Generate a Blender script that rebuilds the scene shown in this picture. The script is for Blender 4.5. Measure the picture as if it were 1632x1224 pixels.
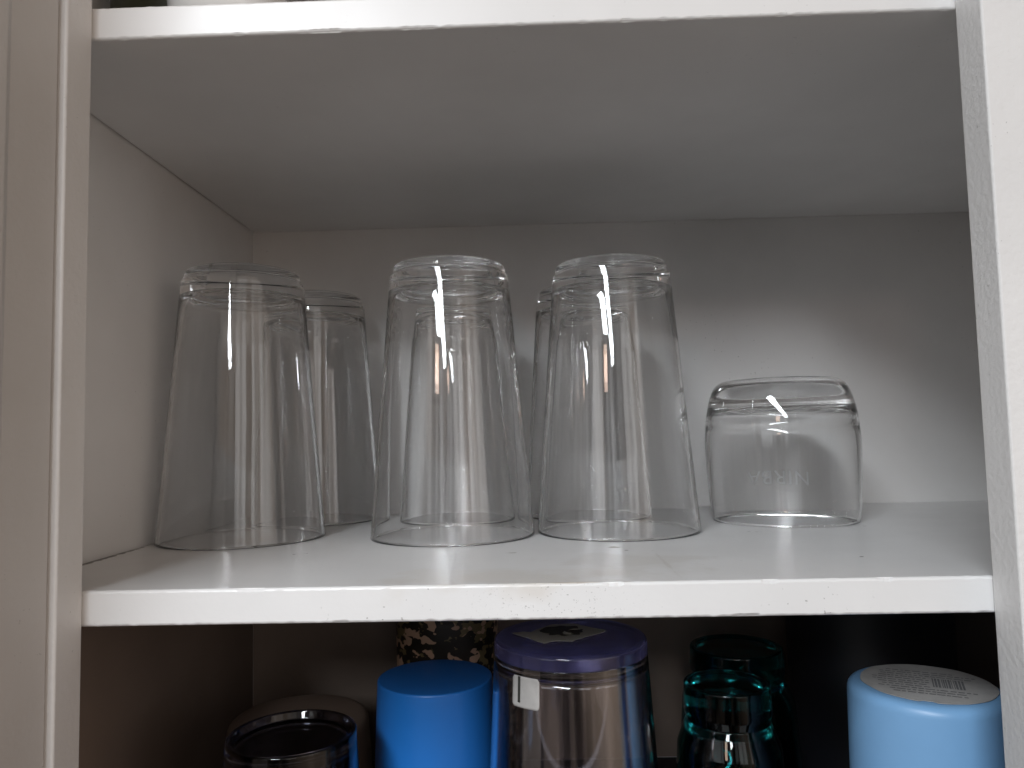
import bpy, bmesh, math, random
from mathutils import Matrix, Vector, noise

for o in list(bpy.data.objects):
    bpy.data.objects.remove(o)
S = bpy.context.scene
COL = S.collection
K = 0.73                      # one layout unit = 0.73 m (opening is 0.44 units = 32 cm wide)

# ------------------------------------------------------------------ camera
cam = bpy.data.cameras.new('camera')
cam.sensor_fit = 'HORIZONTAL'
cam.sensor_width = 36.0
cam.lens = 36.0 * 1196.3 / 1632.0
cam.clip_start = 0.01
cam.clip_end = 50
co = bpy.data.objects.new('camera', cam)
COL.objects.link(co)
R = Vector((0.999404, 0.02663103, -0.02196452))
U = Vector((0.02374659, -0.06855957, 0.99736437))
F = Vector((-0.02505497, 0.99729152, 0.0691511))
m = Matrix((R, U, -F)).transposed().to_4x4()
m.translation = Vector((0.22251, -0.369775, 0.0717132)) * K
co.matrix_world = m
S.camera = co

# ------------------------------------------------------------------ light
w = bpy.data.worlds.new('World')
S.world = w
w.use_nodes = True
nt = w.node_tree
bg = nt.nodes['Background']
WORLD_STRENGTH = 0.11
WARM_SIDE = 5.0
BAND = 14.0
tc = nt.nodes.new('ShaderNodeTexCoord')
mp = nt.nodes.new('ShaderNodeMapping')
mp.inputs['Scale'].default_value = (3.4, 3.4, 0.8)
nz = nt.nodes.new('ShaderNodeTexNoise')
nz.inputs['Scale'].default_value = 1.5
nz.inputs['Detail'].default_value = 2.5
rp = nt.nodes.new('ShaderNodeValToRGB')
rp.color_ramp.elements[0].position = 0.50
rp.color_ramp.elements[0].color = (0.12, 0.10, 0.085, 1)
rp.color_ramp.elements[1].position = 0.64
rp.color_ramp.elements[1].color = (1.8, 1.42, 1.18, 1)
nt.links.new(tc.outputs['Generated'], mp.inputs['Vector'])
nt.links.new(mp.outputs[0], nz.inputs['Vector'])
nt.links.new(nz.outputs[0], rp.inputs[0])
# the warmer, brighter side of the room lies to the right of the camera
dt = nt.nodes.new('ShaderNodeVectorMath')
dt.operation = 'DOT_PRODUCT'
dt.inputs[1].default_value = Vector((0.80, -0.56, 0.22)).normalized()
nt.links.new(tc.outputs['Generated'], dt.inputs[0])
mr = nt.nodes.new('ShaderNodeMapRange')
mr.interpolation_type = 'SMOOTHSTEP'
mr.inputs[1].default_value = 0.55
mr.inputs[2].default_value = 1.0
nt.links.new(dt.outputs['Value'], mr.inputs[0])
wm = nt.nodes.new('ShaderNodeMix')
wm.data_type = 'RGBA'
wm.blend_type = 'ADD'
wm.inputs[7].default_value = (WARM_SIDE * 1.0, WARM_SIDE * 0.77, WARM_SIDE * 0.60, 1)
nt.links.new(mr.outputs[0], wm.inputs[0])
nt.links.new(rp.outputs[0], wm.inputs[6])


def wmap(src, a, b):
    nd = nt.nodes.new('ShaderNodeMapRange')
    nd.interpolation_type = 'SMOOTHSTEP'
    nd.inputs[1].default_value = a
    nd.inputs[2].default_value = b
    nt.links.new(src, nd.inputs[0])
    return nd.outputs[0]


def wmul(a, b):
    nd = nt.nodes.new('ShaderNodeMath')
    nd.operation = 'MULTIPLY'
    nt.links.new(a, nd.inputs[0])
    if isinstance(b, float):
        nd.inputs[1].default_value = b
    else:
        nt.links.new(b, nd.inputs[1])
    return nd.outputs[0]


# pale lit walls and cupboards of the room opposite: upright bands above eye level
sp = nt.nodes.new('ShaderNodeSeparateXYZ')
nt.links.new(tc.outputs['Generated'], sp.inputs[0])
m2 = nt.nodes.new('ShaderNodeMapping')
m2.inputs['Scale'].default_value = (7.0, 1.5, 0.4)
nt.links.new(tc.outputs['Generated'], m2.inputs[0])
n2_ = nt.nodes.new('ShaderNodeTexNoise')
n2_.inputs['Scale'].default_value = 1.0
n2_.inputs['Detail'].default_value = 1.0
nt.links.new(m2.outputs[0], n2_.inputs['Vector'])
band = wmul(wmul(wmap(sp.outputs[2], 0.0, 0.07), wmap(sp.outputs[2], 0.44, 0.28)), wmul(wmap(sp.outputs[1], -0.35, -0.6), wmap(n2_.outputs[0], 0.40, 0.58)))
ba = nt.nodes.new('ShaderNodeMix')
ba.data_type = 'RGBA'
ba.blend_type = 'ADD'
ba.inputs[7].default_value = (BAND * 0.96, BAND * 0.98, BAND, 1)
nt.links.new(band, ba.inputs[0])
nt.links.new(wm.outputs[2], ba.inputs[6])
nt.links.new(ba.outputs[2], bg.inputs['Color'])
bg.inputs['Strength'].default_value = WORLD_STRENGTH


def area(name, loc, target, sx, sy, power, color, rot=None):
    l = bpy.data.lights.new(name, 'AREA')
    l.shape = 'RECTANGLE'
    l.size = sx
    l.size_y = sy
    l.energy = power
    l.color = color
    o = bpy.data.objects.new(name, l)
    COL.objects.link(o)
    o.location = loc
    if rot is not None:
        o.rotation_euler = rot
    else:
        d = Vector(target) - Vector(loc)
        o.rotation_euler = d.to_track_quat('-Z', 'Y').to_euler()
    return o


# the kitchen's ceiling fixture (its streak shows in every glass)
area('ceiling_lamp', (-0.18, -1.48, 0.73), None, 0.20, 1.60, 47.0, (0.90, 0.95, 1.0), rot=(0, 0, math.radians(10)))
# small warm lamp left of the fixture
area('warm_room_lamp', (-0.52, -2.0, 0.66), (0.1, 0.1, 0.0), 0.22, 0.14, 1.2, (1.0, 0.70, 0.55))

S.view_settings.view_transform = 'Standard'
S.view_settings.look = 'None'
S.view_settings.exposure = 0.0
S.view_settings.gamma = 1.0
S.render.engine = 'CYCLES'
cy = S.cycles
cy.max_bounces = 24
cy.transmission_bounces = 20
cy.glossy_bounces = 8
cy.diffuse_bounces = 6
cy.transparent_max_bounces = 16
cy.caustics_refractive = True
cy.caustics_reflective = True
cy.blur_glossy = 0.4
cy.sample_clamp_indirect = 0.0
try:
    cy.use_denoising = True
    cy.denoiser = 'OPENIMAGEDENOISE'
except Exception:
    pass


# ------------------------------------------------------------------ helpers
def link(name, me, mat=None, parent=None):
    o = bpy.data.objects.new(name, me)
    COL.objects.link(o)
    if mat:
        me.materials.append(mat)
    if parent:
        o.parent = parent
    return o


def thing(name, label, cat, loc=(0, 0, 0), group=None):
    o = bpy.data.objects.new(name, None)
    o.empty_display_size = 0.02
    COL.objects.link(o)
    o.location = loc
    return tag(o, label, cat, group)


def tag(o, label, cat, group=None):
    o['label'] = label
    o['category'] = cat
    if group:
        o['group'] = group
    return o


def from_bm(name, bm, mat, parent=None, smooth=False):
    me = bpy.data.meshes.new(name)
    bmesh.ops.recalc_face_normals(bm, faces=bm.faces[:])
    bm.to_mesh(me)
    bm.free()
    if smooth:
        for p in me.polygons:
            p.use_smooth = True
    return link(name, me, mat, parent)


def box(name, lo, hi, mat, parent=None, bev=0.0, seg=3):
    bm = bmesh.new()
    bmesh.ops.create_cube(bm, size=1.0)
    for v in bm.verts:
        v.co = Vector([(lo[i] + hi[i]) / 2 + v.co[i] * (hi[i] - lo[i]) for i in range(3)])
    if bev:
        bmesh.ops.bevel(bm, geom=bm.edges[:], offset=bev, segments=seg, profile=0.5, affect='EDGES')
    return from_bm(name, bm, mat, parent)


def fillet(pts, seg=6):
    """pts: (r, z, rad) corners -> rounded polyline (open)."""
    out = []
    n = len(pts)
    for i, p in enumerate(pts):
        P = Vector((p[0], p[1]))
        rad = p[2] if len(p) > 2 else 0
        if rad <= 0 or i in (0, n - 1):
            out.append((P.x, P.y))
            continue
        A = Vector(pts[i - 1][:2]) - P
        B = Vector(pts[i + 1][:2]) - P
        la, lb = A.length, B.length
        A.normalize()
        B.normalize()
        ang = A.angle(B)
        t = min(rad / math.tan(ang / 2), la * 0.48, lb * 0.48)
        a, b = P + A * t, P + B * t
        for k in range(seg + 1):
            u = k / seg
            q = a * (1 - u) ** 2 + P * 2 * u * (1 - u) + b * u * u
            out.append((q.x, q.y))
    return out


def lathe_bm(prof, n=96, close=False, wobble=0.0, seed=0):
    """revolve (r,z) polyline; r<1e-7 is a pole; close joins last ring to first."""
    bm = bmesh.new()
    rings = []
    for r, z in prof:
        if r < 1e-7:
            rings.append([bm.verts.new((0, 0, z))])
        else:
            rg = []
            for k in range(n):
                a = 2 * math.pi * k / n
                rr = r
                if wobble:
                    rr = r + wobble * noise.noise((math.cos(a) * 1.7 + seed, math.sin(a) * 1.7, z * 22))
                rg.append(bm.verts.new((rr * math.cos(a), rr * math.sin(a), z)))
            rings.append(rg)
    pairs = list(zip(rings[:-1], rings[1:]))
    if close:
        pairs.append((rings[-1], rings[0]))
    for A, B in pairs:
        if len(A) == 1 and len(B) == 1:
            continue
        for k in range(n):
            k2 = (k + 1) % n
            if len(A) == 1:
                bm.faces.new((A[0], B[k], B[k2]))
            elif len(B) == 1:
                bm.faces.new((A[k], A[k2], B[0]))
            else:
                bm.faces.new((A[k], A[k2], B[k2], B[k]))
    return bm


def densify(prof, step):
    out = [prof[0]]
    for a, b in zip(prof[:-1], prof[1:]):
        d = math.hypot(b[0] - a[0], b[1] - a[1])
        k = max(1, int(d / step))
        for i in range(1, k + 1):
            out.append((a[0] + (b[0] - a[0]) * i / k, a[1] + (b[1] - a[1]) * i / k))
    return out


# ------------------------------------------------------------------ materials
class NT:
    def __init__(s, name):
        s.m = bpy.data.materials.new(name)
        s.m.use_nodes = True
        s.t = s.m.node_tree
        s.b = s.t.nodes['Principled BSDF']

    def n(s, kind, **kw):
        nd = s.t.nodes.new(kind)
        for k, v in kw.items():
            if k.startswith('i_'):
                nd.inputs[k[2:].replace('_', ' ')].default_value = v
            else:
                setattr(nd, k, v)
        return nd

    def l(s, a, b):
        s.t.links.new(a, b)

    def math(s, op, a, b=None, clamp=False):
        nd = s.n('ShaderNodeMath', operation=op, use_clamp=clamp)
        for i, x in enumerate((a, b)):
            if x is None:
                continue
            if isinstance(x, (int, float)):
                nd.inputs[i].default_value = x
            else:
                s.l(x, nd.inputs[i])
        return nd.outputs[0]

    def mix(s, fac, a, b):
        nd = s.n('ShaderNodeMix', data_type='RGBA')
        if isinstance(fac, (int, float)):
            nd.inputs[0].default_value = fac
        else:
            s.l(fac, nd.inputs[0])
        for i, x in ((6, a), (7, b)):
            if isinstance(x, tuple):
                nd.inputs[i].default_value = x + (1,)
            else:
                s.l(x, nd.inputs[i])
        return nd.outputs[2]

    def ramp(s, fac, lo, hi):
        nd = s.n('ShaderNodeMapRange', clamp=True)
        nd.inputs[1].default_value = lo
        nd.inputs[2].default_value = hi
        s.l(fac, nd.inputs[0])
        return nd.outputs[0]

    def noise(s, vec, scale, detail=2.0, rough=0.5):
        nd = s.n('ShaderNodeTexNoise')
        nd.inputs['Scale'].default_value = scale
        nd.inputs['Detail'].default_value = detail
        nd.inputs['Roughness'].default_value = rough
        s.l(vec, nd.inputs['Vector'])
        return nd.outputs[0]

    def set(s, **kw):
        for k, v in kw.items():
            s.b.inputs[k.replace('_', ' ')].default_value = v
        return s


def painted(name, base, rough, speck=0.0, stains=(), bump=0.05, mottled=0.04, speck_zone=None):
    """white melamine or painted wood with small dirt specks, stains at given spots (metres)."""
    M = NT(name)
    geo = M.n('ShaderNodeNewGeometry')
    pos = geo.outputs['Position']
    big = M.noise(pos, 9.0, 4.0, 0.6)
    dark = tuple(c * (1 - 2 * mottled) for c in base)
    col = M.mix(M.ramp(big, 0.35, 0.65), dark, base)
    if speck:
        sp = M.ramp(M.noise(pos, 640.0, 1.0), 0.735, 0.775)
        zone = M.ramp(M.noise(pos, 14.0, 2.0), 0.5, 0.68)
        f = M.math('MULTIPLY', sp, zone)
        if speck_zone:
            c, r = speck_zone
            vd = M.n('ShaderNodeVectorMath', operation='DISTANCE')
            M.l(pos, vd.inputs[0])
            vd.inputs[1].default_value = c
            near = M.math('SUBTRACT', 1.0, M.ramp(vd.outputs['Value'], r * 0.3, r))
            sp2 = M.math('MULTIPLY', M.ramp(M.noise(pos, 1300.0, 1.0), 0.69, 0.73), 0.6)
            f = M.math('MAXIMUM', f, M.math('MULTIPLY', sp2, near))
        f = M.math('MULTIPLY', f, speck, True)
        col = M.mix(f, col, (0.10, 0.085, 0.07))
    for (c, size, colr, amt, wob) in stains:
        vs = M.n('ShaderNodeVectorMath', operation='SUBTRACT')
        M.l(pos, vs.inputs[0])
        vs.inputs[1].default_value = c
        vv = M.n('ShaderNodeVectorMath', operation='DIVIDE')
        M.l(vs.outputs[0], vv.inputs[0])
        vv.inputs[1].default_value = size
        ln = M.n('ShaderNodeVectorMath', operation='LENGTH')
        M.l(vv.outputs[0], ln.inputs[0])
        d = M.math('ADD', ln.outputs['Value'], M.math('MULTIPLY', M.math('SUBTRACT', M.noise(pos, wob, 3.0), 0.5), 2.6))
        f = M.math('MULTIPLY', M.math('SUBTRACT', 1.0, M.ramp(d, 0.55, 1.05)), amt)
        col = M.mix(f, col, colr)
    M.l(col, M.b.inputs['Base Color'])
    M.b.inputs['Roughness'].default_value = rough
    rr = M.n('ShaderNodeMapRange')
    M.l(M.noise(pos, 45.0, 4.0), rr.inputs[0])
    rr.inputs[3].default_value = rough - 0.07
    rr.inputs[4].default_value = rough + 0.09
    M.l(rr.outputs[0], M.b.inputs['Roughness'])
    bp = M.n('ShaderNodeBump')
    bp.inputs['Strength'].default_value = bump
    bp.inputs['Distance'].default_value = 0.001
    M.l(M.noise(pos, 420.0, 3.0), bp.inputs['Height'])
    M.l(bp.outputs[0], M.b.inputs['Normal'])
    return M.m


def glassy(name, color=(1, 1, 1), rough=0.0, ior=1.5):
    M = NT(name)
    M.set(Base_Color=color + (1,), Roughness=rough, IOR=ior)
    M.b.inputs['Transmission Weight'].default_value = 1.0
    if rough <= 0.02:
        tcn = M.n('ShaderNodeTexCoord')
        bp = M.n('ShaderNodeBump')
        bp.inputs['Strength'].default_value = 0.035
        bp.inputs['Distance'].default_value = 0.002
        mpn = M.n('ShaderNodeMapping')
        mpn.inputs['Scale'].default_value = (1.0, 1.0, 0.22)
        M.l(tcn.outputs['Object'], mpn.inputs['Vector'])
        M.l(M.noise(mpn.outputs[0], 60.0, 1.0), bp.inputs['Height'])
        M.l(bp.outputs[0], M.b.inputs['Normal'])
    return M.m


def add_film(mat, amount, tint=(0.9, 0.92, 0.92, 1)):
    """dried-water film: a few percent of diffuse, in soft vertical streaks."""
    t = mat.node_tree
    b = t.nodes['Principled BSDF']
    out = [n for n in t.nodes if n.type == 'OUTPUT_MATERIAL'][0]
    d = t.nodes.new('ShaderNodeBsdfDiffuse')
    d.inputs['Color'].default_value = tint
    mx = t.nodes.new('ShaderNodeMixShader')
    tcn = t.nodes.new('ShaderNodeTexCoord')
    mpn = t.nodes.new('ShaderNodeMapping')
    mpn.inputs['Scale'].default_value = (1.0, 1.0, 0.12)
    n = t.nodes.new('ShaderNodeTexNoise')
    n.inputs['Scale'].default_value = 85.0
    n.inputs['Detail'].default_value = 4.0
    mr_ = t.nodes.new('ShaderNodeMapRange')
    mr_.inputs[1].default_value = 0.3
    mr_.inputs[2].default_value = 0.75
    mr_.inputs[3].default_value = amount * 0.35
    mr_.inputs[4].default_value = amount * 1.8
    t.links.new(tcn.outputs['Object'], mpn.inputs[0])
    t.links.new(mpn.outputs[0], n.inputs['Vector'])
    t.links.new(n.outputs[0], mr_.inputs[0])
    t.links.new(mr_.outputs[0], mx.inputs[0])
    t.links.new(b.outputs[0], mx.inputs[1])
    t.links.new(d.outputs[0], mx.inputs[2])
    t.links.new(mx.outputs[0], out.inputs['Surface'])


def plastic(name, color, rough=0.35, var=0.12, sss=0.0):
    M = NT(name)
    tcn = M.n('ShaderNodeTexCoord')
    nn = M.noise(tcn.outputs['Object'], 30.0, 4.0, 0.6)
    col = M.mix(M.ramp(nn, 0.3, 0.7), tuple(c * (1 - var) for c in color), color)
    M.l(col, M.b.inputs['Base Color'])
    rr = M.n('ShaderNodeMapRange')
    M.l(M.noise(tcn.outputs['Object'], 90.0, 3.0), rr.inputs[0])
    rr.inputs[3].default_value = rough - 0.06
    rr.inputs[4].default_value = rough + 0.08
    M.l(rr.outputs[0], M.b.inputs['Roughness'])
    if sss:
        M.b.inputs['Subsurface Weight'].default_value = sss
        M.b.inputs['Subsurface Radius'].default_value = (0.002, 0.004, 0.008)
        M.b.inputs['Subsurface Scale'].default_value = 1.0
    return M.m


# ------------------------------------------------------------------ layout numbers (metres)
W = 0.44 * K
H = 0.28143 * K
T = 0.0174 * K
D = 0.3665 * K
A = 0.0535 * K
TF = 0.0213 * K
ZL = -0.235 * K               # top of the lower compartment's floor
RW = W + 0.20                 # inner face of the far right wall
ZT = H + T + 0.17             # underside of the cupboard's top

WHITE = (0.80, 0.785, 0.77)
m_shelf = painted('white_shelf_laminate', (0.79, 0.785, 0.78), 0.30, 0.7,
                  stains=[((0.200, 0.083, 0), (0.0035, 0.0025, 0.01), (0.20, 0.15, 0.09), 0.7, 300.0),
                          ((0.2035, 0.073, 0), (0.0012, 0.0012, 0.01), (0.10, 0.08, 0.06), 0.9, 300.0),
                          ((0.152, 0.072, 0), (0.0022, 0.0016, 0.01), (0.25, 0.22, 0.18), 0.6, 400.0),
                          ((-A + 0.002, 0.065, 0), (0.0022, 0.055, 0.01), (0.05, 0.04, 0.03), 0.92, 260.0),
                          ((0.296, 0.045, 0), (0.0011, 0.0011, 0.01), (0.08, 0.06, 0.05), 0.9, 300.0),
                          ((0.175, 0.0012, 0.0006), (0.055, 0.0014, 0.0008), (0.42, 0.30, 0.18), 0.45, 60.0),
                          ((0.150, 0.014, 0), (0.05, 0.018, 0.01), (0.55, 0.48, 0.39), 0.30, 40.0),
                          ((0.2150, 0.040, 0), (0.0010, 0.028, 0.01), (0.48, 0.45, 0.41), 0.35, 90.0),
                          ((0.2, 0.040, 0), (0.03, 0.03, 0.01), (0.55, 0.52, 0.47), 0.35, 50.0)],
                  bump=0.06, speck_zone=((0.168, -0.001, -0.006), 0.035))
m_inner = painted('cupboard_lining', WHITE, 0.42, 0.45, bump=0.05)
m_frame = painted('painted_face_frame', (0.78, 0.765, 0.75), 0.45, 0.5, bump=0.25)
m_door = painted('painted_door', (0.60, 0.58, 0.56), 0.45, 0.35, bump=0.2)

# ------------------------------------------------------------------ the cupboard
cup = thing('kitchen_cupboard', 'white kitchen cupboard with open front and chipped shelves holding glasses and cups', 'cupboard')


def shelf(name, x0, x1, y0, y1, z0, z1, mat, parent, chips, seed, wob=0.00022):
    """board whose front edge is rounded, slightly uneven and chipped."""
    rnd = random.Random(seed)
    b = 0.0009
    prof = [(y1, z0), (y0 + b, z0)]
    for k in range(1, 4):
        a = k / 4 * math.pi / 2
        prof.append((y0 + b - b * math.sin(a), z0 + b - b * math.cos(a)))
    prof.append((y0, z0 + b))
    prof.append((y0, z1 - b))
    for k in range(1, 4):
        a = k / 4 * math.pi / 2
        prof.append((y0 + b - b * math.cos(a), z1 - b + b * math.sin(a)))
    prof += [(y0 + b, z1), (y1, z1)]
    xs = [x0 + (x1 - x0) * i / 700 for i in range(701)]
    bm = bmesh.new()
    rows = []
    for x in xs:
        lo = hi = 0.0
        for (cx, cw, cd, top) in chips:
            f = max(0.0, 1 - abs(x - cx) / cw)
            if f > 0:
                f = min(1, f * 2.5) * (0.55 + 0.9 * abs(noise.noise((x * 900, seed, 3))))
                if top:
                    hi = max(hi, f * cd)
                else:
                    lo = max(lo, f * cd)
        lo += wob * (noise.noise((x * 300, seed, 0)) + 0.5)
        hi += wob * (noise.noise((x * 260, seed, 9)) + 0.5) * 0.8
        row = []
        for j, (y, z) in enumerate(prof):
            if 1 <= j <= 5:
                z += lo * (1.0 if j > 1 else 0)
                y += 0.6 * lo if j <= 4 else 0
            elif 6 <= j <= 10:
                z -= hi * (1.0 if j < 10 else 0)
                y += 0.6 * hi if j >= 7 else 0
            row.append(bm.verts.new((x, y, z)))
        rows.append(row)
    n = len(prof)
    for r0, r1 in zip(rows[:-1], rows[1:]):
        for j in range(n):
            j2 = (j + 1) % n
            bm.faces.new((r0[j], r0[j2], r1[j2], r1[j]))
    bm.faces.new(rows[0][::-1])
    bm.faces.new(rows[-1])
    return from_bm(name, bm, mat, parent)


G = 0.0012
mid = shelf('shelf', -A + G, RW - G, 0.0004, D - 0.0006, -T, 0.0, m_shelf, cup,
            [(0.2345, 0.004, 0.0004, False), (0.239, 0.002, 0.0004, False), (0.093, 0.003, 0.0003, False),
             (0.19, 0.004, 0.0006, True), (0.245, 0.003, 0.0007, True), (0.285, 0.003, 0.0006, True), (0.06, 0.006, 0.0005, True)], 3)
mid['label'] = 'middle shelf with worn, stained front edge'
m_upper = painted('glossy_white_laminate', WHITE, 0.36, 0.2, bump=0.02)
upp = shelf('shelf', -A + G, RW - G, 0.0004, D - 0.0006, H, H + T, m_upper, cup,
            [(0.088, 0.010, 0.0003, False), (0.122, 0.006, 0.0002, False), (0.20, 0.004, 0.0002, False)], 11, 0.00022)
upp['label'] = 'upper shelf with chipped lower edge'
shelf('shelf', -A + G, RW - G, 0.0004, D - 0.0006, ZL - T, ZL, m_inner, cup, [], 5)
m_bounce_cut = plastic('bounce_cut_dark', (0.02, 0.022, 0.03), 0.6, 0.2)  # dark sheet added on the hidden floor to cut bounce light
box('bounce_cut_sheet', (-A + 0.003, 0.002, ZL + 0.0001), (RW - 0.003, D - 0.0013, ZL + 0.0009), m_bounce_cut, cup)
box('back_panel', (-A - 0.012, D, ZL - T - 0.02), (RW + 0.012, D + 0.006, ZT + 0.012), m_inner, cup)
box('side_panel', (-A - 0.012, 0.0, ZL - T - 0.02), (-A, D - 0.0003, ZT), m_inner, cup)
box('side_panel', (RW, 0.0, ZL - T - 0.02), (RW + 0.012, D - 0.0003, ZT), m_inner, cup)
box('top_panel', (-A - 0.012, 0.0, ZT + 0.0003), (RW + 0.012, D - 0.0003, ZT + 0.0125), m_inner, cup)
zb, zt = ZL - T - 0.03, ZT + 0.03
box('stile', (-A - 0.03, -TF, zb), (0, -0.0003, zt), m_frame, cup, 0.0009, 3)
box('stile', (W, -TF, zb), (W + 0.055, -0.0003, zt), m_frame, cup, 0.0008, 3)
box('rail', (0.0003, -TF + 0.0003, ZT - 0.02), (W - 0.0003, -0.0006, zt - 0.0005), m_frame, cup, 0.0008)
box('rail', (0.0003, -TF + 0.0003, zb + 0.0005), (W - 0.0003, -0.0006, ZL - T + 0.008), m_frame, cup, 0.0008)
# brown sheets added over the lower walls to deepen the compartment's shade
m_shade_lining = painted('brown_shade_lining', (0.27, 0.205, 0.165), 0.5, 0.3, bump=0.08, mottled=0.10)
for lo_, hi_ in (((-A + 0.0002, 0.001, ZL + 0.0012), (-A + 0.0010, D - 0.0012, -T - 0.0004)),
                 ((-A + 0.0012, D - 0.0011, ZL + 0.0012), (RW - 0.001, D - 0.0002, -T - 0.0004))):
    lp = box('shade_lining', lo_, hi_, m_shade_lining, cup)
    lp['label'] = 'dark brown lining added to darken the lower compartment'
# closed neighbouring door right of the centre stile
box('door', (W + 0.047, -TF - 0.0185, zb + 0.01), (RW + 0.03, -TF - 0.0005, zt - 0.01), m_door, cup, 0.003)


def open_door():
    """narrow left leaf swung open; its inner face shows a set-back margin and a raised field."""
    bm = bmesh.new()
    y0 = -TF - 0.0012
    x_m, x_f = 0.0, 0.0021
    prof = fillet([(-0.0195, y0), (x_m, y0, 0.0006), (x_m, y0 - 0.0200, 0.0015), (x_f, y0 - 0.0230, 0.0022), (x_f, y0 - 0.118, 0.003),
                   (-0.0195, y0 - 0.118)], 8)
    ca, sa = math.cos(math.radians(-9)), math.sin(math.radians(-9))
    prof = [(-0.0023 + x * ca - (y - y0) * sa * -1 * -1, y0 + x * sa + (y - y0) * ca) for x, y in prof]
    a = [bm.verts.new((x, y, zb + 0.012)) for x, y in prof]
    b = [bm.verts.new((x, y, zt - 0.012)) for x, y in prof]
    n = len(prof)
    for i in range(n):
        j = (i + 1) % n
        bm.faces.new((a[i], a[j], b[j], b[i]))
    bm.faces.new(a[::-1])
    bm.faces.new(b)
    o = from_bm('door', bm, m_door, cup)
    o['label'] = 'open left door seen edge-on along its inner face'


open_door()

# ------------------------------------------------------------------ clear glasses
m_glass = glassy('clear_glass', (1.0, 1.0, 1.0))
add_film(m_glass, 0.014)


def pint_profile(rb, rt, h):
    s = (rb - rt) / h

    def ro(z):
        return rb - s * z
    outer = fillet([(rb - 0.0009, 0.0), (rb - 0.0001, 0.0, 0.0006), (ro(h - 0.0068), h - 0.0068, 0.004), (ro(h - 0.0062) - 0.0013, h - 0.0056, 0.0012),
                    (rt - 0.0013, h - 0.0013, 0.0022), (rt - 0.0060, h, 0.003), (rt - 0.0105, h - 0.0012, 0.003), (0.006, h - 0.0024, 0.006), (0.0, h - 0.0025)], 6)
    zi = h - 0.0135
    inner = fillet([(0.0, zi + 0.0006), (rt * 0.45, zi + 0.0002, 0.006), (ro(zi) - 0.0034, zi - 0.0012, 0.0055), (ro(zi - 0.03) - 0.0022, zi - 0.03, 0.02),
                    (rb - 0.0019, 0.0012, 0.0008), (rb - 0.0016, 0.0)], 7)
    return outer, inner


def glass_mesh(name, outer, inner, seed):
    prof = densify(outer, 0.006) + densify(inner, 0.006)
    bm = lathe_bm(prof, 128, True, 0.00012, seed)
    me = bpy.data.meshes.new(name)
    bmesh.ops.recalc_face_normals(bm, faces=bm.faces[:])
    bm.to_mesh(me)
    bm.free()
    for p in me.polygons:
        p.use_smooth = True
    me.materials.append(m_glass)
    return me


RB, RT, HG = 0.0599 * K, 0.0433 * K, 0.1996 * K
me_front = glass_mesh('pint_glass', *pint_profile(RB, RT, HG), 1.0)
me_rear = glass_mesh('pint_glass', *pint_profile(0.0570 * K, 0.0422 * K, 0.2030 * K), 4.0)
GG = 'tall clear glasses standing upside down on the shelf'
spots = [
    (me_front, 0.0063, 0.1885, 0.3, 'tall clear upside-down glass at the front, closest to the left wall'),
    (me_front, 0.1632, 0.1842, 1.7, 'tall clear upside-down glass, middle one of the three in front, nearest the shelf edge'),
    (me_front, 0.2847, 0.1935, 4.0, 'tall clear upside-down glass at the front, next to the short tumbler'),
    (me_rear, 0.0275, 0.3085, 2.2, 'tall clear upside-down glass by the back wall, showing right of the leftmost front glass'),
    (me_rear, 0.1555, 0.3085, 5.1, 'tall clear upside-down glass hidden behind the middle front glass, seen only through it'),
    (me_rear, 0.2722, 0.3085, 0.9, 'tall clear upside-down glass by the back wall, peeking out left of the right front glass'),
]
for me, x, y, a, lab in spots:
    o = bpy.data.objects.new('pint_glass', me)
    COL.objects.link(o)
    o.location = (x * K, y * K, 0.00025)
    o.rotation_euler = (0, 0, a)
    tag(o, lab, 'glass', GG)

# short barrel-shaped tumbler
SX, SY, SH = 0.4228 * K, 0.2426 * K, 0.1119 * K
short = thing('short_tumbler', 'short barrel-shaped clear tumbler standing upside down with faint etched lettering', 'tumbler', (SX, SY, 0.00025))
outer_s = [(0.0555, 0.0), (0.0570, 0.012), (0.0583, 0.028), (0.0591, 0.045), (0.0594, 0.058), (0.0590, 0.070), (0.0578, 0.082),
           (0.0560, 0.092), (0.0535, 0.101), (0.0500, 0.1075), (0.0455, 0.1108), (0.0400, 0.1119), (0.034, 0.1112), (0.020, 0.1088), (0.0, 0.1080)]
inner_s = [(0.0, 0.0872), (0.020, 0.0870), (0.036, 0.0866), (0.0425, 0.0880), (0.0475, 0.0892), (0.0515, 0.0872), (0.0535, 0.0820), (0.0535, 0.0770), (0.0551, 0.0700), (0.0558, 0.058),
           (0.0557, 0.045), (0.0552, 0.028), (0.0544, 0.012), (0.0535, 0.0012), (0.0540, 0.0)]


def smooth_curve(pts, sub=4):
    P = [Vector(p) for p in pts]
    out = []
    for i in range(len(P) - 1):
        p0 = P[max(i - 1, 0)]
        p1, p2 = P[i], P[i + 1]
        p3 = P[min(i + 2, len(P) - 1)]
        for k in range(sub):
            t = k / sub
            q = 0.5 * ((2 * p1) + (p2 - p0) * t + (2 * p0 - 5 * p1 + 4 * p2 - p3) * t * t + (3 * p1 - p0 - 3 * p2 + p3) * t ** 3)
            out.append((max(q.x, 0.0), q.y))
    out.append(tuple(P[-1]))
    return out


prof_s = [(r * K, z * K) for r, z in smooth_curve(outer_s) + smooth_curve(inner_s)]
bm = lathe_bm(prof_s, 128, True, 0.0001, 7.0)
from_bm('glass_body', bm, m_glass, short, True)

m_etch = NT('etched_frost').set(Base_Color=(0.86, 0.88, 0.88, 1), Roughness=0.35, IOR=1.06)
m_etch.b.inputs['Transmission Weight'].default_value = 0.92
m_etch = m_etch.m


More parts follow.
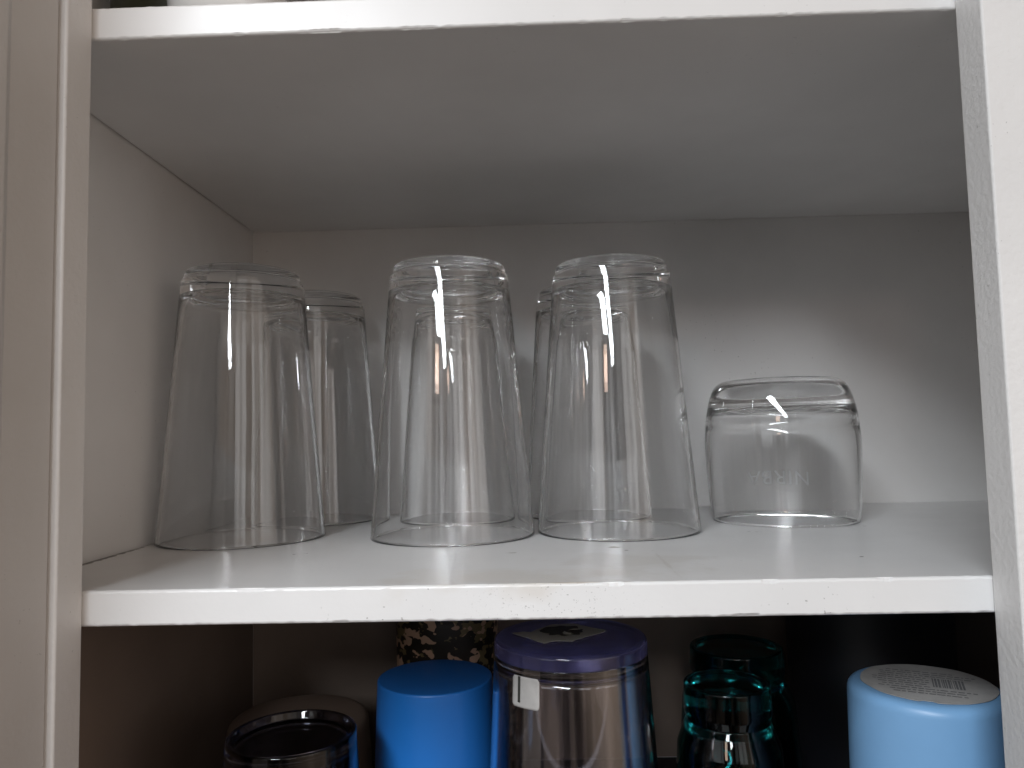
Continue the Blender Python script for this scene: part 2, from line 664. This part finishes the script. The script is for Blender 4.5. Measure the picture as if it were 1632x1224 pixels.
def radius_at(prof, z):
    best = None
    for a, b in zip(prof[:-1], prof[1:]):
        if (a[1] - z) * (b[1] - z) <= 0 and abs(a[1] - b[1]) > 1e-9:
            t = (z - a[1]) / (b[1] - a[1])
            return a[0] + (b[0] - a[0]) * t
    return prof[0][0]


OUT_S = [(r * K, z * K) for r, z in smooth_curve(outer_s)]


def wrapped_text(name, s, size, ang0, z0, mat, parent, flip, prof, off=0.00012, bend=0.0, width=1.0):
    """lettering laid on a turned surface, facing -Y at ang0 = -90 deg; flip turns it upside down."""
    cu = bpy.data.curves.new(name, 'FONT')
    cu.body = s
    cu.size = size
    cu.align_x = 'CENTER'
    cu.align_y = 'CENTER'
    cu.resolution_u = 4
    cu.space_character = 1.1
    tmp = bpy.data.objects.new('tmp', cu)
    COL.objects.link(tmp)
    bpy.context.view_layer.update()
    me = bpy.data.meshes.new_from_object(tmp)
    bpy.data.objects.remove(tmp)
    bpy.data.curves.remove(cu)
    bm = bmesh.new()
    bm.from_mesh(me)
    bmesh.ops.triangulate(bm, faces=bm.faces[:])
    for v in bm.verts:
        x, y = v.co.x * width, v.co.y
        if flip:
            x, y = -x, -y
        z = z0 + y + bend * x * x
        r = radius_at(prof, z) + off
        a = ang0 + x / r
        v.co = Vector((r * math.cos(a), r * math.sin(a), z))
    bm.to_mesh(me)
    bm.free()
    return link(name, me, mat, parent)


wrapped_text('etched_lettering', 'NIRBA', 0.0105, math.radians(-111), 0.0275, m_etch, short, True, OUT_S, bend=-4.0)
wrapped_text('embossed_mark', 'AVIHO', 0.0028, math.radians(-101), 0.0700, m_etch, short, True, OUT_S)

# ------------------------------------------------------------------ lower compartment


def cup_profile(rt, rb, ztop, edge, wall, recess=0.0, recess_r=None):
    """upside-down cup: rim on the floor at z=0, base at ztop."""
    rr = recess_r or rt * 0.86
    outer = [(rb - wall * 0.4, 0.0), (rb, 0.0008, 0.0006), (rt, ztop, edge)]
    if recess:
        outer += [(rr + 0.0012, ztop, 0.0008), (rr, ztop - recess, 0.0008), (0.0, ztop - recess - 0.0002)]
    else:
        outer += [(0.0, ztop + 0.0001)]
    zi = ztop - recess - wall * 1.5
    inner = [(0.0, zi), (rt + (rb - rt) * 0.03 - wall, zi, 0.004), (rb - wall, 0.0006, 0.0004), (rb - wall * 0.8, 0.0)]
    return densify(fillet(outer, 7), 0.008) + densify(fillet(inner, 7), 0.008)


def lower_cup(name, label, cat, x, y, ztop, rt, rb, mat, edge, wall, recess=0.0, recess_r=None, group=None, prof=None):
    t = thing(name, label, cat, (x * K, y * K, ZL + 0.0011), group)
    h = ztop * K - ZL - 0.0009
    p = prof or cup_profile(rt * K, rb * K, h, edge, wall, recess, recess_r)
    b = from_bm('cup_body', lathe_bm(p, 112, True), mat, t, True)
    return t, h


# bright blue plastic cup
m_blue = plastic('blue_plastic', (0.018, 0.17, 0.56), 0.34, 0.08, 0.0)
lower_cup('plastic_cup', 'bright blue opaque plastic cup standing upside down between the dark and violet tumblers', 'cup',
          0.1500, 0.172, -0.0965, 0.0402, 0.0455, m_blue, 0.0012, 0.0022, 0.0, None, 'cups standing upside down in the lower compartment')

# dark smoky tumbler
m_smoke = glassy('smoky_dark_plastic', (0.17, 0.17, 0.22), 0.015, 1.49)
lower_cup('smoky_tumbler', 'dark smoky translucent tumbler standing upside down in the lower left corner', 'tumbler',
          0.0745, 0.09, -0.1024, 0.0378, 0.0455, m_smoke, 0.0028, 0.0026, 0.0035, 0.0378 * K * 0.88, 'cups standing upside down in the lower compartment')

m_beige = plastic('beige_plastic', (0.17, 0.122, 0.095), 0.4, 0.08)
lower_cup('beige_cup', 'pale brown rounded cup standing upside down behind the dark smoky tumbler', 'cup',
          0.0455, 0.197, -0.1310, 0.0500, 0.0575, m_beige, 0.006, 0.0025, 0.0, None, 'cups standing upside down in the lower compartment')
m_filler = plastic('filler_black', (0.010, 0.011, 0.016), 0.5, 0.2)  # black cylinder added to darken the back right of the compartment
lower_cup('filler', 'black canister added to darken the back right, behind the light blue cup', 'filler',
          0.503, 0.288, -0.0300, 0.0650, 0.0652, m_filler, 0.004, 0.003)

# clear violet tumbler with stickers
m_violet = glassy('clear_violet_plastic', (0.88, 0.87, 0.93), 0.03, 2.0)
m_vbase = glassy('violet_plastic', (0.42, 0.41, 0.78), 0.10, 1.45)
add_film(m_vbase, 0.11, (0.20, 0.20, 0.48, 1))
vt, vh = lower_cup('clear_tumbler', 'clear violet-tinted tumbler standing upside down with a torn paper label on its base', 'tumbler',
                   0.2426, 0.094, -0.0492 - 0.0062 / K, 0.0460, 0.0560, m_violet, 0.0002, 0.0022, 0.0, None, 'cups standing upside down in the lower compartment')

from_bm('cup_base', lathe_bm(fillet([(0, vh + 0.0001), (0.04605 * K, vh + 0.0001, 0.0002), (0.0458 * K, vh + 0.0062, 0.0022), (0, vh + 0.0062)], 7), 112), m_vbase, vt, True)
vb = vh
vh = vh + 0.0062

def sheet_bm(outline, z, thick):
    bm = bmesh.new()
    a = [bm.verts.new((x, y, z)) for x, y in outline]
    b = [bm.verts.new((x, y, z + thick)) for x, y in outline]
    n = len(outline)
    for i in range(n):
        j = (i + 1) % n
        bm.faces.new((a[i], a[j], b[j], b[i]))
    bm.faces.new(a[::-1])
    bm.faces.new(b)
    return bm


def paper(name, color, rough=0.7, blotch=None):
    M = NT(name)
    tcn = M.n('ShaderNodeTexCoord')
    nn = M.noise(tcn.outputs['Object'], 160.0, 5.0, 0.65)
    col = M.mix(M.ramp(nn, 0.3, 0.7), tuple(c * 0.8 for c in color), color)
    M.l(col, M.b.inputs['Base Color'])
    M.b.inputs['Roughness'].default_value = rough
    return M.m


m_paper = paper('torn_paper', (0.34, 0.33, 0.28))
m_ink = paper('dark_print', (0.035, 0.035, 0.03))
m_sticker = paper('white_sticker', (0.42, 0.405, 0.39))
m_print = paper('grey_print', (0.16, 0.16, 0.165))
rnd = random.Random(8)
px, py = -0.0035, 0.001
quad = [(-0.022, 0.002), (-0.017, 0.0045), (-0.014, 0.003), (-0.004, 0.0165), (0.006, 0.017), (0.0195, 0.0045), (0.019, 0.0015), (0.008, -0.008), (0.004, -0.0125), (-0.003, -0.0118), (-0.008, -0.0150), (-0.011, -0.0125)]
outl = []
for i, p in enumerate(quad):
    q = quad[(i + 1) % len(quad)]
    for k in range(5):
        t = k / 5
        outl.append((px + p[0] + (q[0] - p[0]) * t + rnd.uniform(-.0004, .0004), py + p[1] + (q[1] - p[1]) * t + rnd.uniform(-.0004, .0004)))
lab = from_bm('paper_label', sheet_bm(outl, vh + 0.0003, 0.00015), m_paper, vt)
blot = []
for k in range(48):
    a = 2 * math.pi * k / 48
    r = 0.0082 * (1 + 0.5 * noise.noise((math.cos(a) * 2.2, math.sin(a) * 2.2, 4.2)))
    blot.append((px + 0.001 + r * 1.15 * math.cos(a), py + 0.0035 + r * 0.95 * math.sin(a)))
from_bm('dark_print', sheet_bm(blot, vh + 0.0007, 0.0001), m_ink, lab)
for k in range(5):
    a0 = rnd.uniform(0, 6.28)
    pts = [(px + 0.003 + 0.0035 * math.cos(a0 + t) * (1 - t * 0.22) + 0.0006 * k, py - 0.001 + 0.003 * math.sin(a0 + t)) for t in (0, .5, 1.0, 1.5)]
    ring = pts + [(x + 0.0005, y + 0.0006) for x, y in pts[::-1]]
    from_bm('pale_scribble', sheet_bm(ring, vh + 0.00095 + 0.0002 * k, 0.0001), m_paper, lab)


def side_patch(name, prof_r, a0, a1, z0, z1, off, mat, parent, skew=0.0, thick=0.00012, rc=0.0):
    """thin sticker bent round a cup; prof_r(z) is the cup's radius."""
    bm = bmesh.new()
    nu, nv = 16, 14
    F_, B_ = [], []
    for i in range(nu + 1):
        rf, rb_ = [], []
        for j in range(nv + 1):
            u, v = i / nu, j / nv
            # rounded corners: pull the ends in
            zz0, zz1 = z0, z1
            du = min(u, 1 - u) * (a1 - a0) * prof_r(z0)
            if rc and du < rc:
                c = rc - math.sqrt(max(0, rc * rc - (rc - du) ** 2))
                zz0, zz1 = z0 + c, z1 - c
            z = zz0 + (zz1 - zz0) * v + skew * (u - 0.5)
            a = a0 + (a1 - a0) * u
            r = prof_r(z) + off
            rf.append(bm.verts.new(((r + thick) * math.cos(a), (r + thick) * math.sin(a), z)))
            rb_.append(bm.verts.new((r * math.cos(a), r * math.sin(a), z)))
        F_.append(rf)
        B_.append(rb_)
    for i in range(nu):
        for j in range(nv):
            bm.faces.new((F_[i][j], F_[i + 1][j], F_[i + 1][j + 1], F_[i][j + 1]))
            bm.faces.new((B_[i][j], B_[i][j + 1], B_[i + 1][j + 1], B_[i + 1][j]))
    for i in range(nu):
        bm.faces.new((F_[i][0], B_[i][0], B_[i + 1][0], F_[i + 1][0]))
        bm.faces.new((F_[i][nv], F_[i + 1][nv], B_[i + 1][nv], B_[i][nv]))
    for j in range(nv):
        bm.faces.new((F_[0][j], F_[0][j + 1], B_[0][j + 1], B_[0][j]))
        bm.faces.new((F_[nu][j], B_[nu][j], B_[nu][j + 1], F_[nu][j + 1]))
    return from_bm(name, bm, mat, parent, True)


def vr(z):
    return K * (0.0560 + (0.0460 - 0.0560) * z / vb)


st = side_patch('price_sticker', vr, math.radians(-137), math.radians(-114.5), vh - 0.0215, vh - 0.0093, 0.0001, m_sticker, vt, 0.0, 0.00012, 0.0012)
side_patch('dark_bar', vr, math.radians(-131.5), math.radians(-129.5), vh - 0.0195, vh - 0.0094, 0.0004, m_ink, st)

# teal footed glasses
m_teal = glassy('teal_glass', (0.010, 0.19, 0.20), 0.01, 1.38)


def teal_profile(h, r):
    outer = fillet([(r * 1.41, 0.0), (r * 1.42, 0.0008, 0.0005), (r * 1.20, h - 0.028, 0.01), (r * 1.04, h - 0.0195, 0.004), (r * 0.97, h - 0.0165, 0.0016), (r * 1.02, h - 0.0125, 0.002),
                    (r, h, 0.0022), (r * 0.88, h, 0.001), (r * 0.84, h - 0.0012, 0.0012), (0, h - 0.0014)], 7)
    inner = fillet([(0, h - 0.0215), (r * 0.86, h - 0.0225, 0.004), (r * 1.08, h - 0.034, 0.01), (r * 1.34, 0.0006, 0.0004), (r * 1.36, 0.0)], 7)
    return densify(outer, 0.008) + densify(inner, 0.008)


for x, y, z, r, lab_ in ((0.3440, 0.13, -0.0908, 0.0271, 'teal footed glass standing upside down in front of a taller dark teal one'),
                         (0.3755, 0.226, -0.0945, 0.0346, 'taller dark teal glass standing upside down in the shade behind another teal glass')):
    t = thing('teal_glass', lab_, 'glass', (x * K, y * K, ZL + 0.0011), 'teal glasses in the lower compartment')
    from_bm('cup_body', lathe_bm(teal_profile(z * K - ZL, r * K), 112, True), m_teal, t, True)

# camouflage tumbler at the back
M = NT('camouflage_print')
tcn = M.n('ShaderNodeTexCoord')
mpn = M.n('ShaderNodeMapping')
mpn.inputs['Scale'].default_value = (1.0, 1.0, 1.5)
mpn.inputs['Location'].default_value = (0.013, 0.02, 0.004)
M.l(tcn.outputs['Object'], mpn.inputs['Vector'])
n1 = M.noise(mpn.outputs[0], 95.0, 2.0, 0.55)
n2 = M.noise(mpn.outputs[0], 62.0, 3.0, 0.6)
vo = M.n('ShaderNodeVectorMath', operation='ADD')
M.l(mpn.outputs[0], vo.inputs[0])
vo.inputs[1].default_value = (3.1, 1.2, 5.5)
n3 = M.noise(vo.outputs[0], 80.0, 2.0, 0.5)
c1 = M.mix(M.ramp(n2, 0.50, 0.515), (0.018, 0.014, 0.011), (0.20, 0.16, 0.08))
c2 = M.mix(M.ramp(n1, 0.545, 0.56), c1, (0.60, 0.40, 0.28))
c3 = M.mix(M.ramp(n3, 0.585, 0.60), c2, (0.015, 0.012, 0.010))
M.l(c3, M.b.inputs['Base Color'])
M.b.inputs['Roughness'].default_value = 0.5
m_camo = M.m
m_black = plastic('black_plastic', (0.012, 0.011, 0.011), 0.4)
ct = thing('camouflage_cup', 'cup with brown, black and peach camouflage print, standing behind the blue cup', 'cup', (0.146 * K, 0.285 * K, ZL + 0.0011))
chh = -0.079 * K + 0.0115 - ZL
r_ = 0.0432 * K
p = densify(fillet([(r_ - 0.001, 0), (r_, 0.0008, 0.0006), (r_, chh - 0.0065), (r_ - 0.0005, chh - 0.0065)], 4), 0.008)
inner = densify([(r_ - 0.0035, chh - 0.0065), (r_ - 0.0035, 0.0)], 0.02)
from_bm('cup_body', lathe_bm(p + inner, 96, True), m_camo, ct, True)
from_bm('dark_rim', lathe_bm(fillet([(0, chh - 0.0063), (r_ + 0.0004, chh - 0.0063, 0.0003), (r_ + 0.0004, chh, 0.0018), (0, chh)], 6), 96), m_black, ct, True)

# light blue cup with round label on its base
m_sky = plastic('light_blue_plastic', (0.20, 0.40, 0.66), 0.38, 0.07, 0.0)
lt, lh = lower_cup('light_blue_cup', 'light blue opaque cup standing upside down beside the right stile, round paper label on base', 'cup',
                   0.4440, 0.078, -0.0755, 0.0408, 0.0430, m_sky, 0.0048, 0.0025, 0.0, None, 'cups standing upside down in the lower compartment')
lr = 0.0405 * K * 0.86
outl = []
for k in range(96):
    a = 2 * math.pi * k / 96
    r = lr * (1 + 0.02 * noise.noise((math.cos(a) * 3, math.sin(a) * 3, 1)))
    if -2.1 < a - 2 * math.pi < -1.95:
        r *= 0.955
    outl.append((r * math.cos(a) + 0.0012, r * math.sin(a)))
rl = from_bm('round_label', sheet_bm(outl, lh + 0.0003, 0.00015), m_sticker, lt)
# lines of fine print and a block, set askew on the label
bm = bmesh.new()
rot = Matrix.Rotation(math.radians(-24), 3, 'Z')


def strip(bm, x0, x1, y0, y1, z):
    vs = [bm.verts.new(rot @ Vector((x, y, 0)) + Vector((0.001, 0, z))) for x, y in ((x0, y0), (x1, y0), (x1, y1), (x0, y1))]
    bm.faces.new(vs)


rnd = random.Random(21)
zt_ = lh + 0.0006
for k in range(11):
    y = -0.0155 + k * 0.0029
    half = math.sqrt(max(0, (lr * 0.88) ** 2 - y * y))
    x = -half * rnd.uniform(0.75, 0.95)
    stop = half * rnd.uniform(0.55, 0.9)
    if 3 <= k <= 7:
        stop = min(stop, 0.000)
    while x < stop:
        w_ = rnd.uniform(0.0008, 0.0034)
        strip(bm, x, min(x + w_, stop + 0.001), y, y + 0.0009, zt_)
        x += w_ + rnd.uniform(0.0004, 0.0009)
from_bm('fine_print', bm, m_print, rl)
bm = bmesh.new()
x = 0.0022
while x < 0.0135:
    w_ = rnd.choice((0.0003, 0.0005, 0.0008))
    strip(bm, x, x + w_, -0.0055, 0.0062, zt_)
    x += w_ + rnd.choice((0.0003, 0.0004, 0.0006))
from_bm('barcode', bm, m_print, rl)

# ------------------------------------------------------------------ upper shelf: two things just showing above its edge
m_mug = plastic('white_ceramic', (0.74, 0.73, 0.71), 0.2, 0.05)
m_olive = plastic('olive_tin', (0.06, 0.065, 0.035), 0.4, 0.2)
ut = thing('white_mug', 'white mug on the upper shelf, only its foot showing above the edge', 'mug', (0.0458 * K, 0.060 * K, H + T + 0.0002))
pm = fillet([(0.0, 0.004), (0.0120, 0.004), (0.0130, 0.0, 0.0008), (0.0165, 0.0, 0.0015), (0.0235, 0.014, 0.01), (0.0300, 0.085), (0.0282, 0.085), (0.021, 0.016, 0.01), (0.0, 0.008)], 6)
from_bm('mug_body', lathe_bm(densify(pm, 0.01), 80), m_mug, ut, True)
ot = thing('olive_jar', 'dark olive jar on the upper shelf at the left, only its foot showing', 'jar', (-0.008 * K, 0.10 * K, H + T + 0.0002))
from_bm('jar_body', lathe_bm(densify(fillet([(0, 0), (0.026, 0, 0.002), (0.026, 0.08, 0.004), (0.02, 0.09, 0.003), (0, 0.09)], 5), 0.01), 64), m_olive, ot, True)
